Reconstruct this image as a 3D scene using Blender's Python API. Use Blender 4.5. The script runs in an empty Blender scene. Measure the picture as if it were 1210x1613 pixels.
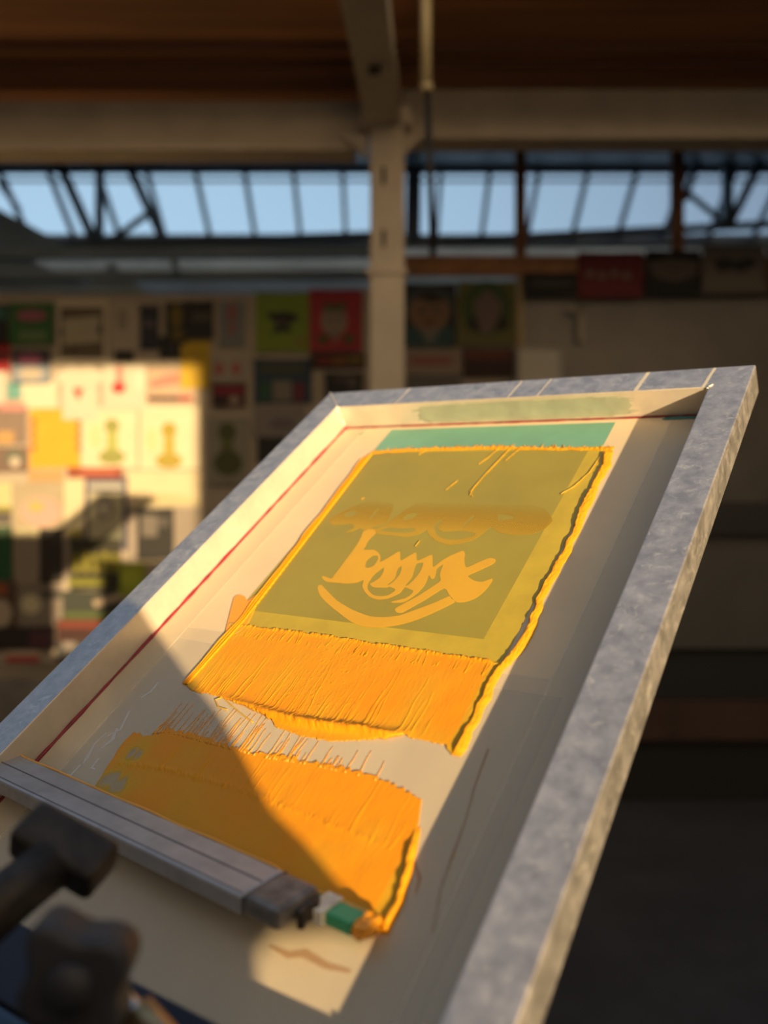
import bpy, bmesh, math, random
import numpy as np
from mathutils import Vector, Matrix
from mathutils import noise as mnoise
random.seed(7); rng = np.random.default_rng(7)
SC = bpy.context.scene; COL = SC.collection
CAMZ = 1.35; F = 1333.0; CX, CY = 605.0, 806.5

# ------------------------------------------------------------------ materials
def mat(name, col=(.5,.5,.5), rough=.6, metal=0., var=0., vscale=20., bump=0., bscale=60., coat=0., stretch=None,
        alpha=1., spec=.5, rvar=0., trans=0.):
    m = bpy.data.materials.new(name); m.use_nodes = True
    nt = m.node_tree; N = nt.nodes; Lk = nt.links; b = N['Principled BSDF']
    b.inputs['Base Color'].default_value = (*col, 1); b.inputs['Roughness'].default_value = rough
    b.inputs['Metallic'].default_value = metal; b.inputs['Alpha'].default_value = alpha
    b.inputs['Specular IOR Level'].default_value = spec
    b.inputs['Transmission Weight'].default_value = trans
    if coat: b.inputs['Coat Weight'].default_value = coat; b.inputs['Coat Roughness'].default_value = .12
    tc = N.new('ShaderNodeTexCoord'); mp = N.new('ShaderNodeMapping')
    Lk.new(tc.outputs['Object'], mp.inputs['Vector'])
    if stretch: mp.inputs['Scale'].default_value = stretch
    if var or rvar:
        t = N.new('ShaderNodeTexNoise'); t.inputs['Scale'].default_value = vscale; t.inputs['Detail'].default_value = 6
        t.inputs['Roughness'].default_value = .6
        Lk.new(mp.outputs[0], t.inputs['Vector'])
        if var:
            r = N.new('ShaderNodeValToRGB'); lo = tuple(max(0, c*(1-var)) for c in col); hi = tuple(min(1, c*(1+var)) for c in col)
            r.color_ramp.elements[0].position = .35; r.color_ramp.elements[1].position = .65
            r.color_ramp.elements[0].color = (*lo, 1); r.color_ramp.elements[1].color = (*hi, 1)
            Lk.new(t.outputs[0], r.inputs[0]); Lk.new(r.outputs[0], b.inputs['Base Color'])
        if rvar:
            q = N.new('ShaderNodeMapRange'); q.inputs[1].default_value = .3; q.inputs[2].default_value = .7
            q.inputs[3].default_value = max(.05, rough-rvar); q.inputs[4].default_value = min(1, rough+rvar)
            Lk.new(t.outputs[0], q.inputs[0]); Lk.new(q.outputs[0], b.inputs['Roughness'])
    if bump:
        t2 = N.new('ShaderNodeTexNoise'); t2.inputs['Scale'].default_value = bscale; t2.inputs['Detail'].default_value = 4
        Lk.new(mp.outputs[0], t2.inputs['Vector']); bp = N.new('ShaderNodeBump')
        bp.inputs['Strength'].default_value = bump; bp.inputs['Distance'].default_value = .002
        Lk.new(t2.outputs[0], bp.inputs['Height']); Lk.new(bp.outputs[0], b.inputs['Normal'])
    return m

def scratched_metal(name, col, rough, metal, scratch=(.8,.8,.72)):
    m = mat(name, col, rough, metal, var=.2, vscale=60, rvar=.10, bump=.10, bscale=240)
    nt = m.node_tree; N = nt.nodes; Lk = nt.links; b = N['Principled BSDF']
    old = b.inputs['Base Color'].links[0].from_socket
    tc = N['Texture Coordinate']
    n = N.new('ShaderNodeTexNoise'); n.inputs['Scale'].default_value = 75; n.inputs['Detail'].default_value = 8
    n.inputs['Roughness'].default_value = .75; n.inputs['Distortion'].default_value = 1.2
    Lk.new(tc.outputs['Object'], n.inputs['Vector'])
    r = N.new('ShaderNodeMapRange'); r.inputs[1].default_value = .545; r.inputs[2].default_value = .65; r.inputs[4].default_value = .5
    Lk.new(n.outputs[0], r.inputs[0])
    mx = N.new('ShaderNodeMix'); mx.data_type = 'RGBA'; Lk.new(r.outputs[0], mx.inputs[0]); Lk.new(old, mx.inputs[6])
    mx.inputs[7].default_value = (*scratch, 1); Lk.new(mx.outputs[2], b.inputs['Base Color'])
    m2 = N.new('ShaderNodeMath'); m2.operation = 'MULTIPLY_ADD'; m2.inputs[1].default_value = -.35*metal; m2.inputs[2].default_value = metal
    Lk.new(r.outputs[0], m2.inputs[0]); Lk.new(m2.outputs[0], b.inputs['Metallic'])
    return m

M = {}
M['alu'] = scratched_metal('frame_aluminium', (.50,.49,.485), .36, .74)
M['inner'] = mat('brushed_inner_aluminium', (.66,.61,.52), .42, .45, var=.10, vscale=16, bump=.12, bscale=160, stretch=(1,1,1))
M['weld'] = mat('weld_metal', (.74,.70,.62), .4, .6, var=.25, vscale=300, bump=.6, bscale=500)
M['holder'] = mat('holder_metal', (.43,.43,.44), .45, .45, var=.12, vscale=40, bump=.05)
M['groove'] = mat('groove_dark', (.10,.10,.11), .6)
M['cap'] = mat('cap_metal', (.20,.19,.18), .5, .4, var=.35, vscale=70, bump=.3, bscale=120)
M['iron'] = mat('dark_iron', (.035,.028,.022), .5, .3, var=.5, vscale=60, bump=.3, bscale=150)
M['knob'] = mat('knob_plastic', (.035,.035,.04), .5, 0, var=.2, vscale=40)
M['blue'] = mat('press_blue', (.03,.07,.13), .5, 0, var=.25, vscale=20)
M['navy'] = mat('press_navy', (.008,.012,.03), .5)
M['chrome'] = mat('chrome', (.7,.7,.7), .2, .9)
M['red'] = mat('glue_red', (.24,.016,.028), .45, 0, var=.3, vscale=90, bump=.4, bscale=200)
M['teal'] = mat('emulsion_teal', (.15,.37,.28), .45, 0, var=.10, vscale=12)
M['olive'] = mat('inked_emulsion', (.30,.255,.030), .38, 0, var=.07, vscale=9)
M['palefilm'] = mat('ink_film', (.47,.36,.028), .40, 0, var=.08, vscale=30)
M['letter'] = mat('open_mesh_ink', (.62,.36,.018), .42, 0, var=.05, vscale=15)
M['tape'] = mat('mask_tape', (.78,.70,.54), .26, 0, var=.05, vscale=14, alpha=.30, bump=.06, bscale=25, stretch=(1,.15,1))
M['tapeedge'] = mat('tape_edge', (.85,.80,.66), .35, alpha=.6)
M['gbl'] = mat('blade_green', (.05,.42,.20), .45)
M['wbl'] = mat('blade_white', (.75,.72,.62), .45, var=.2, vscale=90)
M['stain'] = mat('teal_stain', (.34,.46,.34), .55, 0, var=.2, vscale=60, alpha=.22)
M['wood'] = mat('ceiling_wood', (.33,.14,.052), .7, 0, var=.25, vscale=3, stretch=(.25,4,1), bump=.3, bscale=8)
M['post'] = mat('post_wood', (.30,.14,.06), .7, 0, var=.25, vscale=6)
M['cream'] = mat('cream_paint', (.42,.37,.29), .6, 0, var=.08, vscale=5)
M['pipe'] = mat('pipe_paint', (.36,.30,.16), .5, 0, var=.1, vscale=5)
M['steel'] = mat('dark_steel', (.20,.25,.30), .5, .2)
M['bluegrey'] = mat('bluegrey_panel', (.42,.55,.66), .6, 0, var=.15, vscale=1.5)
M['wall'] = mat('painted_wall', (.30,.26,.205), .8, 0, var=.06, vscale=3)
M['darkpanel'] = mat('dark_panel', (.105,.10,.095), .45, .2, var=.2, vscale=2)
M['floor'] = mat('concrete', (.05,.05,.052), .7, 0, var=.2, vscale=3)
M['black'] = mat('black_paint', (.010,.010,.010), .6)
M['cab'] = mat('cabinet_grey', (.07,.067,.06), .6, 0, var=.1, vscale=4)
M['brown'] = mat('brown_board', (.05,.024,.014), .7, 0, var=.2, vscale=4)

def ink_material():
    m = mat('yellow_ink', (.95,.36,.008), .40, 0, bump=.10, bscale=500, spec=.18)
    nt = m.node_tree; N = nt.nodes; Lk = nt.links; b = N['Principled BSDF']
    a = N.new('ShaderNodeAttribute'); a.attribute_name = 'thick'
    r = N.new('ShaderNodeValToRGB'); e = r.color_ramp.elements
    e[0].position = 0; e[0].color = (.60,.52,.36,1); e[1].position = 1; e[1].color = (.74,.295,.008,1)
    x = e.new(.35); x.color = (.60,.37,.02,1)
    Lk.new(a.outputs['Fac'], r.inputs[0]); Lk.new(r.outputs[0], b.inputs['Base Color'])
    q = N.new('ShaderNodeMapRange'); q.inputs[1].default_value = 0; q.inputs[2].default_value = .45
    q.inputs[3].default_value = .35; q.inputs[4].default_value = 1
    Lk.new(a.outputs['Fac'], q.inputs[0]); Lk.new(q.outputs[0], b.inputs['Alpha'])
    q.inputs[3].default_value = .5
    return m
M['ink'] = ink_material()

def mesh_material():
    m = mat('polyester_mesh', (.93,.79,.55), .30, 0, var=.04, vscale=10, alpha=.58, spec=.25)
    return m
M['mesh'] = mesh_material()

def fade_letter():                       # ink thins out towards the back: worn coverage of the pattern
    m = mat('thin_letter_ink', (.50,.33,.02), .45)
    nt = m.node_tree; N = nt.nodes; Lk = nt.links; b = N['Principled BSDF']
    tc = N['Texture Coordinate']; sp = N.new('ShaderNodeSeparateXYZ'); Lk.new(tc.outputs['Object'], sp.inputs[0])
    r = N.new('ShaderNodeMapRange'); r.inputs[1].default_value = V_FADE0; r.inputs[2].default_value = V_FADE1
    r.inputs[3].default_value = .95; r.inputs[4].default_value = 0
    Lk.new(sp.outputs[1], r.inputs[0])
    r2 = N.new('ShaderNodeMapRange'); r2.inputs[1].default_value = .32; r2.inputs[2].default_value = .43
    r2.inputs[3].default_value = 1; r2.inputs[4].default_value = .72
    Lk.new(sp.outputs[0], r2.inputs[0])
    mu = N.new('ShaderNodeMath'); mu.operation = 'MULTIPLY'; Lk.new(r.outputs[0], mu.inputs[0]); Lk.new(r2.outputs[0], mu.inputs[1])
    w = N.new('ShaderNodeTexChecker'); w.inputs['Scale'].default_value = 700
    Lk.new(tc.outputs['Object'], w.inputs['Vector'])
    w1 = N.new('ShaderNodeMapRange'); w1.inputs[3].default_value = .8; w1.inputs[4].default_value = 1.
    Lk.new(w.outputs['Fac'], w1.inputs[0])
    m3 = N.new('ShaderNodeMath'); m3.operation = 'MULTIPLY'; Lk.new(mu.outputs[0], m3.inputs[0]); Lk.new(w1.outputs[0], m3.inputs[1])
    Lk.new(m3.outputs[0], b.inputs['Alpha'])
    return m

# ------------------------------------------------------------------ object helpers
def tag(o, label=None, cat=None, group=None, kind=None):
    if label: o['label'] = label
    if cat: o['category'] = cat
    if group: o['group'] = group
    if kind: o['kind'] = kind
    return o
def empty(name, mw, label=None, cat=None, group=None):
    o = bpy.data.objects.new(name, None); COL.objects.link(o); o.empty_display_size = .05
    o.matrix_world = mw if isinstance(mw, Matrix) else Matrix.Translation(mw)
    return tag(o, label, cat, group)
def obj(name, bm, m, parent=None, smooth=False, bevel=0, seg=2):
    me = bpy.data.meshes.new(name)
    bmesh.ops.recalc_face_normals(bm, faces=bm.faces)
    bm.to_mesh(me); bm.free(); me.materials.append(m)
    if smooth:
        for p in me.polygons: p.use_smooth = True
    o = bpy.data.objects.new(name, me); COL.objects.link(o)
    if parent: o.parent = parent
    if bevel:
        b = o.modifiers.new('bevel', 'BEVEL'); b.width = bevel; b.segments = seg; b.limit_method = 'ANGLE'; b.angle_limit = .6
        if smooth is False: pass
    return o
def box(bm, a, b, mw=None):
    a = Vector(a); b = Vector(b)
    r = bmesh.ops.create_cube(bm, size=1); vs = r['verts']
    for v in vs:
        v.co = Vector(((a.x+b.x)/2+v.co.x*(b.x-a.x), (a.y+b.y)/2+v.co.y*(b.y-a.y), (a.z+b.z)/2+v.co.z*(b.z-a.z)))
        if mw: v.co = mw @ v.co
    return vs
def bar(bm, p, q, w, h, up=Vector((0,0,1))):
    p = Vector(p); q = Vector(q); d = (q-p); L = d.length; d.normalize()
    s = d.cross(up)
    if s.length < 1e-4: s = d.cross(Vector((0,1,0)))
    s.normalize(); t = s.cross(d)
    mw = Matrix((s, d, t)).transposed().to_4x4(); mw.translation = p
    box(bm, (-w/2,0,-h/2), (w/2,L,h/2), mw)
def tube(bm, pts, rad, n=10):
    pts = [Vector(p) for p in pts]; rads = rad if isinstance(rad, (list,tuple)) else [rad]*len(pts)
    rings = []; prev = None
    for i, p in enumerate(pts):
        d = (pts[min(i+1,len(pts)-1)]-pts[max(i-1,0)]).normalized()
        if prev is None:
            s = d.cross(Vector((0,0,1)));
            if s.length < 1e-3: s = d.cross(Vector((0,1,0)))
        else: s = prev - d*prev.dot(d)
        s.normalize(); prev = s; t = d.cross(s)
        rings.append([bm.verts.new(p+(s*math.cos(2*math.pi*k/n)+t*math.sin(2*math.pi*k/n))*rads[i]) for k in range(n)])
    for a, b in zip(rings, rings[1:]):
        for k in range(n): bm.faces.new((a[k], a[(k+1)%n], b[(k+1)%n], b[k]))
    bm.faces.new(rings[0]); bm.faces.new(rings[-1][::-1])
def prism(bm, pts, a, b, f):
    """extrude 2-D outline between depths a and b; f(x,y,d)->Vector"""
    A = [bm.verts.new(f(x,y,a)) for x,y in pts]; B = [bm.verts.new(f(x,y,b)) for x,y in pts]
    n = len(pts); bm.faces.new(A); bm.faces.new(B[::-1])
    for k in range(n): bm.faces.new((A[k], A[(k+1)%n], B[(k+1)%n], B[k]))

# ------------------------------------------------------------------ camera and the tilted screen's axes
camd = bpy.data.cameras.new('camera'); cam = bpy.data.objects.new('camera', camd); COL.objects.link(cam)
cam.location = (0,0,CAMZ); cam.rotation_euler = (math.pi/2,0,0)
camd.sensor_fit = 'VERTICAL'; camd.sensor_height = 36; camd.lens = 36*F/1613; camd.clip_start = .02; camd.clip_end = 200
camd.dof.use_dof = True; camd.dof.focus_distance = .80; camd.dof.aperture_fstop = 2.5
SC.camera = cam
def W(x, y, z): return Vector((x, z, -y))                    # camera axes -> world directions
S = .46; H = 1.076; RH = (H-1)*S                             # rail height
d1 = W(.46263599,-.59625904,.65608162); d2 = W(.82805124,.02625733,-.56003723); nn = W(-.31670031,-.80236258,-.50588063)
U0, V0 = -1.655, .127
ORG = Vector((0,0,CAMZ)) + (d2*U0 + d1*V0)*S - nn*(H*S)      # near left outer corner, on the mesh plane
MW = Matrix((d2, d1, nn)).transposed().to_4x4(); MW.translation = ORG
def at(px, py, z): return Vector(((px-CX)/F*z, z, CAMZ-(py-CY)/F*z))
def mesh_pt(px, py, h=H):                                    # where the view line meets the screen's mesh: local metres
    r = W(px-CX, py-CY, F); X = r*(-h/(nn.dot(r)))
    return (X.dot(d2)-U0)*S, (X.dot(d1)-V0)*S
def loc(u, v): return (u-U0)*S, (v-V0)*S

V_FADE0 = mesh_pt(700, 838)[1]; V_FADE1 = mesh_pt(700, 792)[1]
M['thin'] = fade_letter()

# ------------------------------------------------------------------ THE SCREEN
scr = empty('printing_screen', MW, 'tilted silk screen in a scuffed aluminium frame, coated in yellow ink', 'printing screen')
UI0, UI1 = loc(-1.568,0)[0], loc(-.4845,0)[0]; UO0, UO1 = loc(-1.655,0)[0], loc(-.397,0)[0]
VI0, VI1 = loc(0,.217)[1], loc(0,1.812)[1]; VO0, VO1 = loc(0,.127)[1], loc(0,1.907)[1]
bm = bmesh.new()
def vx(x,y,z): return bm.verts.new((x,y,z))
cor = [((UO0,VO0),(UI0,VI0)),((UO1,VO0),(UI1,VI0)),((UO1,VO1),(UI1,VI1)),((UO0,VO1),(UI0,VI1))]
ring = [[vx(*o,RH), vx(*i,RH), vx(*i,.0006), vx(*o,.0006)] for o,i in cor]
for k in range(4):
    a, b = ring[k], ring[(k+1)%4]
    for j in range(4): bm.faces.new((a[j], b[j], b[(j+1)%4], a[(j+1)%4]))
fr = obj('frame', bm, M['alu'], scr, bevel=.0016, seg=3)
fr.data.materials.append(M['inner'])
for p in fr.data.polygons:
    c_=p.center
    if abs(p.normal.z)<.5 and UI0-.002<c_.x<UI1+.002 and VI0-.002<c_.y<VI1+.002: p.material_index=1
# weld seams at the mitred corners
for k,(o,i) in enumerate(cor):
    bm = bmesh.new(); o=Vector((*o,RH)); i=Vector((*i,RH)); pts=[]
    for t in (np.linspace(.04,1,14) if k in (0,3) else np.linspace(.9,1,4)): pts.append(o.lerp(i,float(t))+Vector((0,0,.0001+.0004*random.random())))
    tube(bm, pts, [.0010+.0008*random.random() for _ in pts], 8)
    sgn = Vector((1 if i.x < .2 else -1, 1 if i.y < .3 else -1, 0))*.0006
    tube(bm, [i+sgn+Vector((random.uniform(-.0006,.0006),0,-RH*t)) for t in np.linspace(0,.95,10)], [.0012+.001*random.random() for _ in range(10)], 8)
    obj('weld_seam', bm, M['weld'], scr, smooth=True)
# mesh cloth
bm = bmesh.new(); box(bm, (UO0+.004,VO0+.004,-.0006), (UO1-.004,VO1-.004,.0002)); obj('mesh_cloth', bm, M['mesh'], scr)
# red glue bead where the cloth meets the rails
def bead(a, b, r, n=60):
    bm = bmesh.new(); a=Vector(a); b=Vector(b)
    tube(bm, [a.lerp(b,k/n)+Vector((random.uniform(-1,1)*.00025, random.uniform(-1,1)*.00025,0)) for k in range(n+1)], [r*random.uniform(.6,1.35) for _ in range(n+1)], 8)
    tag(obj('glue_line', bm, M['red'], scr, smooth=True), 'dark red glue line')
e=.0008
bead((UI0+e,VI0,.0006),(UI0+e,VI1,.0006),.0019); bead((UI0,VI1-e,.0006),(UI1,VI1-e,.0006),.0011); bead((UI1-e,VI0,.0006),(UI1-e,VI1,.0006),.0010)
bm=bmesh.new(); bmesh.ops.create_icosphere(bm, subdivisions=3, radius=.003)
for v in bm.verts: v.co = Vector((v.co.x*1.4*(1+.4*mnoise.noise(v.co*600)), v.co.y*(1+.4*mnoise.noise(v.co*500)), v.co.z*.8))+Vector((UI0+.003,VI1-.002,.001))
tag(obj('glue_blob', bm, M['red'], scr, smooth=True), 'red glue blob in the far corner')
# masking tape strips stuck on the cloth
def strip(x0,y0,x1,y1,z,edges=''):
    bm = bmesh.new(); box(bm,(x0,y0,z),(x1,y1,z+.0001)); o=obj('masking_tape', bm, M['tape'], scr)
    for ed in edges:
        b2=bmesh.new(); w=.0009 if ed=='l' else .0003
        if ed=='r': box(b2,(x1-w,y0,z),(x1,y1,z+.00022))
        if ed=='l': box(b2,(x0,y0,z),(x0+w,y1,z+.00022))
        if ed=='t': box(b2,(x0,y1-w,z),(x1,y1,z+.00022))
        obj('tape_edge', b2, M['tapeedge'], o)
ul=loc(-1.487,0)[0]; ur=loc(-.578,0)[0]; vf=loc(0,1.735)[1]
strip(UI0+.002, VI0+.002, ul, VI1-.002, .00022, 'r')
strip(ur, VI0+.002, UI1-.002, VI1-.002, .00024, 'l')
strip(ul+.001, VI0+.002, ur-.001, loc(0,.93)[1], .00026, 't')
strip(ul+.003, VI0+.004, mesh_pt(885,1100)[0], mesh_pt(885,1100)[1], .00042, 't')
# teal emulsion strip and inked emulsion square
def rect_part(name, x0,y0,x1,y1,z,m,parent=scr,label=None,t=.00012):
    bm=bmesh.new(); box(bm,(x0,y0,z),(x1,y1,z+t)); o=obj(name,bm,m,parent)
    if label: o['label']=label
    return o
a=loc(-1.385,1.66); b=loc(-.712,1.792); rect_part('bare_stencil',a[0],a[1],b[0],b[1],.0004,M['teal'],label='teal strip of bare emulsion')
a=loc(-1.38,.951); b=loc(-.682,1.68); rect_part('film_border',a[0],a[1],b[0],b[1],.00055,M['palefilm'],label='pale yellow border of ink film')
a=loc(-1.375,1.005); b=loc(-.742,1.668); sten=rect_part('stencil',a[0],a[1],b[0],b[1],.0007,M['olive'],label='olive inked stencil square')
# teal stains on the far rail's inner face and on the cloth
def outline(pts, z, t, name, m, parent, holes=()):
    """flat shape with holes, from outlines in local metres"""
    cu = bpy.data.curves.new(name,'CURVE'); cu.dimensions='2D'; cu.fill_mode='BOTH'; cu.extrude=t/2
    for poly in [pts]+list(holes):
        sp=cu.splines.new('POLY'); sp.points.add(len(poly)-1)
        for k,(x,y) in enumerate(poly): sp.points[k].co=(x,y,0,1)
        sp.use_cyclic_u=True
    tmp=bpy.data.objects.new('tmp',cu); COL.objects.link(tmp)
    bpy.context.view_layer.update()
    dg=bpy.context.evaluated_depsgraph_get(); me=bpy.data.meshes.new_from_object(tmp.evaluated_get(dg))
    COL.objects.unlink(tmp); bpy.data.objects.remove(tmp); bpy.data.curves.remove(cu)
    for v in me.vertices: v.co.z += z
    me.materials.clear(); me.materials.append(m); me.name=name
    o=bpy.data.objects.new(name,me); COL.objects.link(o); o.parent=parent
    return o
def smoothpoly(p, n=4):
    out=[]; L=len(p)
    for i in range(L):
        p0,p1,p2,p3=[np.array(p[(i+k)%L],float) for k in (-1,0,1,2)]
        for t in np.linspace(0,1,n,endpoint=False):
            c=.35
            m1=(p2-p0)*c; m2=(p3-p1)*c
            h=((2*t**3-3*t**2+1)*p1+(t**3-2*t**2+t)*m1+(-2*t**3+3*t**2)*p2+(t**3-t**2)*m2); out.append(tuple(h))
    return out
def fa(p): return [(490+x/6.05, 770+y/6.05) for x,y in p]
def fb(p): return [(640+x/4.84, 770+y/4.84) for x,y in p]
def onmesh(p, n=4): return [mesh_pt(x,y) for x,y in smoothpoly(p,n)]
word = fa([(105,848),(125,838),(195,862),(225,828),(330,690),(440,540),(485,455),(500,415),(560,390),(640,400),(600,450),(550,500),(520,560),(503,588),(600,588),(650,620),(665,660),(662,705),(745,660),(848,602),(856,690),(930,650),(1003,612),(1013,690)]) \
 + fb([(140,532),(200,510),(206,602),(270,555),(340,515),(430,478),(450,500),(445,545),(460,605),(540,572),(630,535),(672,538),(685,553),(660,580),(560,628),(472,668),(520,705),(580,715),(655,690),(655,715),(600,785),(530,840),(450,868),(385,870),(330,815),(290,765),(150,850)]) \
 + fa([(907,1169),(865,1189),(820,1185),(803,1160),(820,1137),(1000,1040),(1120,965)]) \
 + fb([(245,722),(265,700),(258,670),(262,635),(283,582),(238,612),(226,660),(212,690),(192,690),(175,662),(150,730),(100,790),(40,835)]) \
 + fa([(907,1075),(860,1090),(780,1092),(770,1080),(900,1050),(958,1010),(975,978),(930,957),(895,945),(850,1000),(740,1050),(640,1062),(560,1035),(510,980),(492,930),(503,875),(440,900),(360,908),(300,907),(280,903),(170,895),(130,880)])
holes = [fa(h) for h in (
 [(520,740),(535,690),(590,645),(638,645),(640,680),(600,740),(550,760),(525,755)],
 [(698,757),(660,780),(600,830),(555,895),(540,935),(550,975),(600,1020),(680,1030),(750,1015),(808,968),(745,938),(725,948),(600,945),(564,912),(610,888),(660,850),(690,800)],
 [(862,742),(832,765),(818,800),(800,860),(738,915),(740,925),(790,890),(848,820),(865,770)],
 [(1070,710),(1012,718),(990,765),(965,850),(905,925),(920,928),(975,880),(1040,800),(1066,740)])]
let = outline(onmesh(word,3), .00098, .00012, 'lettering', M['letter'], sten, [onmesh(h,3) for h in holes]); let['label']='reversed script lettering in golden ink'
smile = fa([(65,945),(80,925),(105,925),(140,960),(250,1070),(400,1160),(560,1220),(700,1230),(850,1212)]) + fb([(60,932),(200,880),(328,825),(345,842),(372,870),(200,955),(80,1005)]) + fa([(907,1288),(800,1312),(650,1328),(500,1318),(380,1270),(220,1150),(120,1060),(80,1005)])
s_=outline(onmesh(smile,3), .00098, .00012, 'underline_swash', M['letter'], sten); s_['label']='curved golden swash under the lettering'
upper = fa([(175,310),(200,280),(320,215),(420,165),(600,120),(780,150),(770,230),(728,325),(650,355),(575,372),(578,386),(640,383),(720,347),(740,325),(870,230),(1000,150)]) + fb([(240,100),(450,60),(680,80),(860,110),(1040,150),(1100,205),(1118,250),(1060,310),(960,350),(850,358),(740,345),(680,320),(645,295),(580,350),(500,400),(400,425),(310,430),(230,400),(180,360),(155,320),(100,350)]) + fa([(907,465),(780,450),(640,435),(600,395),(540,395),(500,400),(470,378),(400,410),(325,425),(370,400),(415,375),(390,340),(300,345),(220,350),(180,330)])
uholes = [fa([(320,270),(345,235),(400,215),(445,225),(430,250),(370,275)]), fa([(545,325),(600,270),(650,200),(636,198),(580,262)]), fa([(880,290),(920,255),(980,240),(1020,245),(1000,270),(930,300),(890,305)]), fa([(650,402),(740,372),(850,382),(970,377),(1000,400),(960,420),(860,425),(700,412)]),
 fb([(215,310),(225,270),(268,238),(278,250),(240,300),(280,330),(360,328),(440,325),(530,345),(500,370),(400,392),(300,390),(240,360)]), fb([(430,302),(500,242),(522,216),(508,210),(450,268)]), fb([(705,200),(760,205),(820,215),(810,235),(705,245)])]
u_=outline(onmesh(upper,3), .00098, .00012, 'worn_lettering', M['thin'], sten, [onmesh(h,3) for h in uholes]); u_['label']='faded upper word in halftone ink'

# stains and marks on the rails
def wob(x0,x1,y0,y1,n=40,amp=.3):
    p=[]
    for k in range(n):
        t=2*math.pi*k/n; r=1+amp*(random.random()-.5)
        cx=math.copysign(abs(math.cos(t))**.35,math.cos(t)); sy=math.copysign(abs(math.sin(t))**.35,math.sin(t))
        p.append(((x0+x1)/2+(x1-x0)/2*cx*r*.98,(y0+y1)/2+(y1-y0)/2*sy*(1+amp*(random.random()-.5))))
    return p
bm=bmesh.new(); xs0=loc(-1.30,0)[0]; xs1=loc(-.66,0)[0]
prism(bm, wob(xs0,xs1,.003,RH-.005,120,.10), 0, 1, lambda x,y,d: Vector((x,VI1-.0002-d*.0001,y))); tag(obj('dried_emulsion',bm,M['stain'],scr),'pale teal smear inside the far rail')
for ux,w in ((-1.36,.0014),(-1.0,.0016),(-.915,.0012),(-.66,.004),(-.50,.003)):
    x=loc(ux,0)[0]; bm=bmesh.new()
    prism(bm,[(x,VI1+.001),(x+w,VI1+.001),(x+w+.004,VO1-.002),(x+.004,VO1-.002)],RH,RH+.00012,lambda a,b,d:Vector((a,b,d)))
    tag(obj('paint_line',bm,M['tapeedge'],scr),'pale mark across the far rail')
bm=bmesh.new(); xa=mesh_pt(1045,660)[0]; prism(bm, wob(xa,UI1-.003,VI1-.008,VI1-.002,30,.4), .0006,.0009, lambda x,y,d:Vector((x,y,d))); tag(obj('emulsion_scrap',bm,mat('teal_dark',(.05,.22,.22),.5),scr),'dark teal scrap in the far right corner')
bm=bmesh.new(); c=mesh_pt(570,683); prism(bm,[(c[0]-.004,c[1]-.004),(c[0]+.002,c[1]-.003),(c[0]+.004,c[1]+.004),(c[0]+.0,c[1]+.002)],.0006,.0008,lambda x,y,d:Vector((x,y,d))); obj('emulsion_fleck',bm,M['teal'],scr)

M['smear']=mat('ink_smear',(.55,.27,.08),.5,alpha=.2); M['glint']=mat('painted_glint',(.85,.84,.80),.3,alpha=.5)
def smear(px,w,m,name,z=.0006):
    P=[mesh_pt(*p) for p in px]; L=[];Q=[]
    for i,p in enumerate(P):
        a_=P[max(i-1,0)]; b_=P[min(i+1,len(P)-1)]; dx,dy=b_[0]-a_[0],b_[1]-a_[1]; l_=math.hypot(dx,dy); k_=w*(.25+.9*math.sin(math.pi*(i+.5)/len(P)))*random.uniform(.6,1.2)
        L.append((p[0]-dy/l_*k_,p[1]+dx/l_*k_)); Q.append((p[0]+dy/l_*k_,p[1]-dx/l_*k_))
    bm=bmesh.new(); prism(bm,L+Q[::-1],z,z+.0001,lambda x,y,d:Vector((x,y,d))); obj(name,bm,m,scr)
smear([(425,1490),(455,1505),(480,1502),(515,1522),(553,1531)],.0022,M['smear'],'ink_smear')
smear([(650,1350),(662,1385),(655,1410)],.0012,M['smear'],'ink_smear')
smear([(735,1290),(715,1345),(695,1400),(682,1470)],.0010,M['smear'],'ink_smear')
smear([(770,1180),(748,1240),(735,1290)],.0012,M['smear'],'ink_smear')
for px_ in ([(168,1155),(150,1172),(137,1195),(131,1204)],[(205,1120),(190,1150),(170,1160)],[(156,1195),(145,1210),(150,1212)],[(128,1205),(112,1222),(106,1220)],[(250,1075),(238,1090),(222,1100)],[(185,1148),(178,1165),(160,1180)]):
    smear(px_,.0016,M['glint'],'painted_glint')  # pale strokes paint sky glints onto the shaded mesh
# ------------------------------------------------------------------ INK as height fields over the cloth
def inpoly(X, Y, poly):
    r=np.zeros(X.shape,bool); n=len(poly)
    for i in range(n):
        x1,y1=poly[i]; x2,y2=poly[(i+1)%n]
        if y1==y2: continue
        c=((y1>Y)!=(y2>Y))&(X<(x2-x1)*(Y-y1)/(y2-y1)+x1); r^=c
    return r
def smooth_noise(X, Y, sx, sy, seed):
    g=np.random.default_rng(seed); nx=int((X.max()-X.min())/sx)+4; ny=int((Y.max()-Y.min())/sy)+4
    G=g.random((ny,nx)); fx=(X-X.min())/sx; fy=(Y-Y.min())/sy; ix=fx.astype(int); iy=fy.astype(int); tx=fx-ix; ty=fy-iy
    tx=tx*tx*(3-2*tx); ty=ty*ty*(3-2*ty)
    return (G[iy,ix]*(1-tx)*(1-ty)+G[iy,ix+1]*tx*(1-ty)+G[iy+1,ix]*(1-tx)*ty+G[iy+1,ix+1]*tx*ty)
def segdist(X,Y,p,q):
    px,py=p; qx,qy=q; dx,dy=qx-px,qy-py; L=dx*dx+dy*dy+1e-12
    t=np.clip(((X-px)*dx+(Y-py)*dy)/L,0,1); return np.hypot(X-px-t*dx,Y-py-t*dy),t
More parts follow.
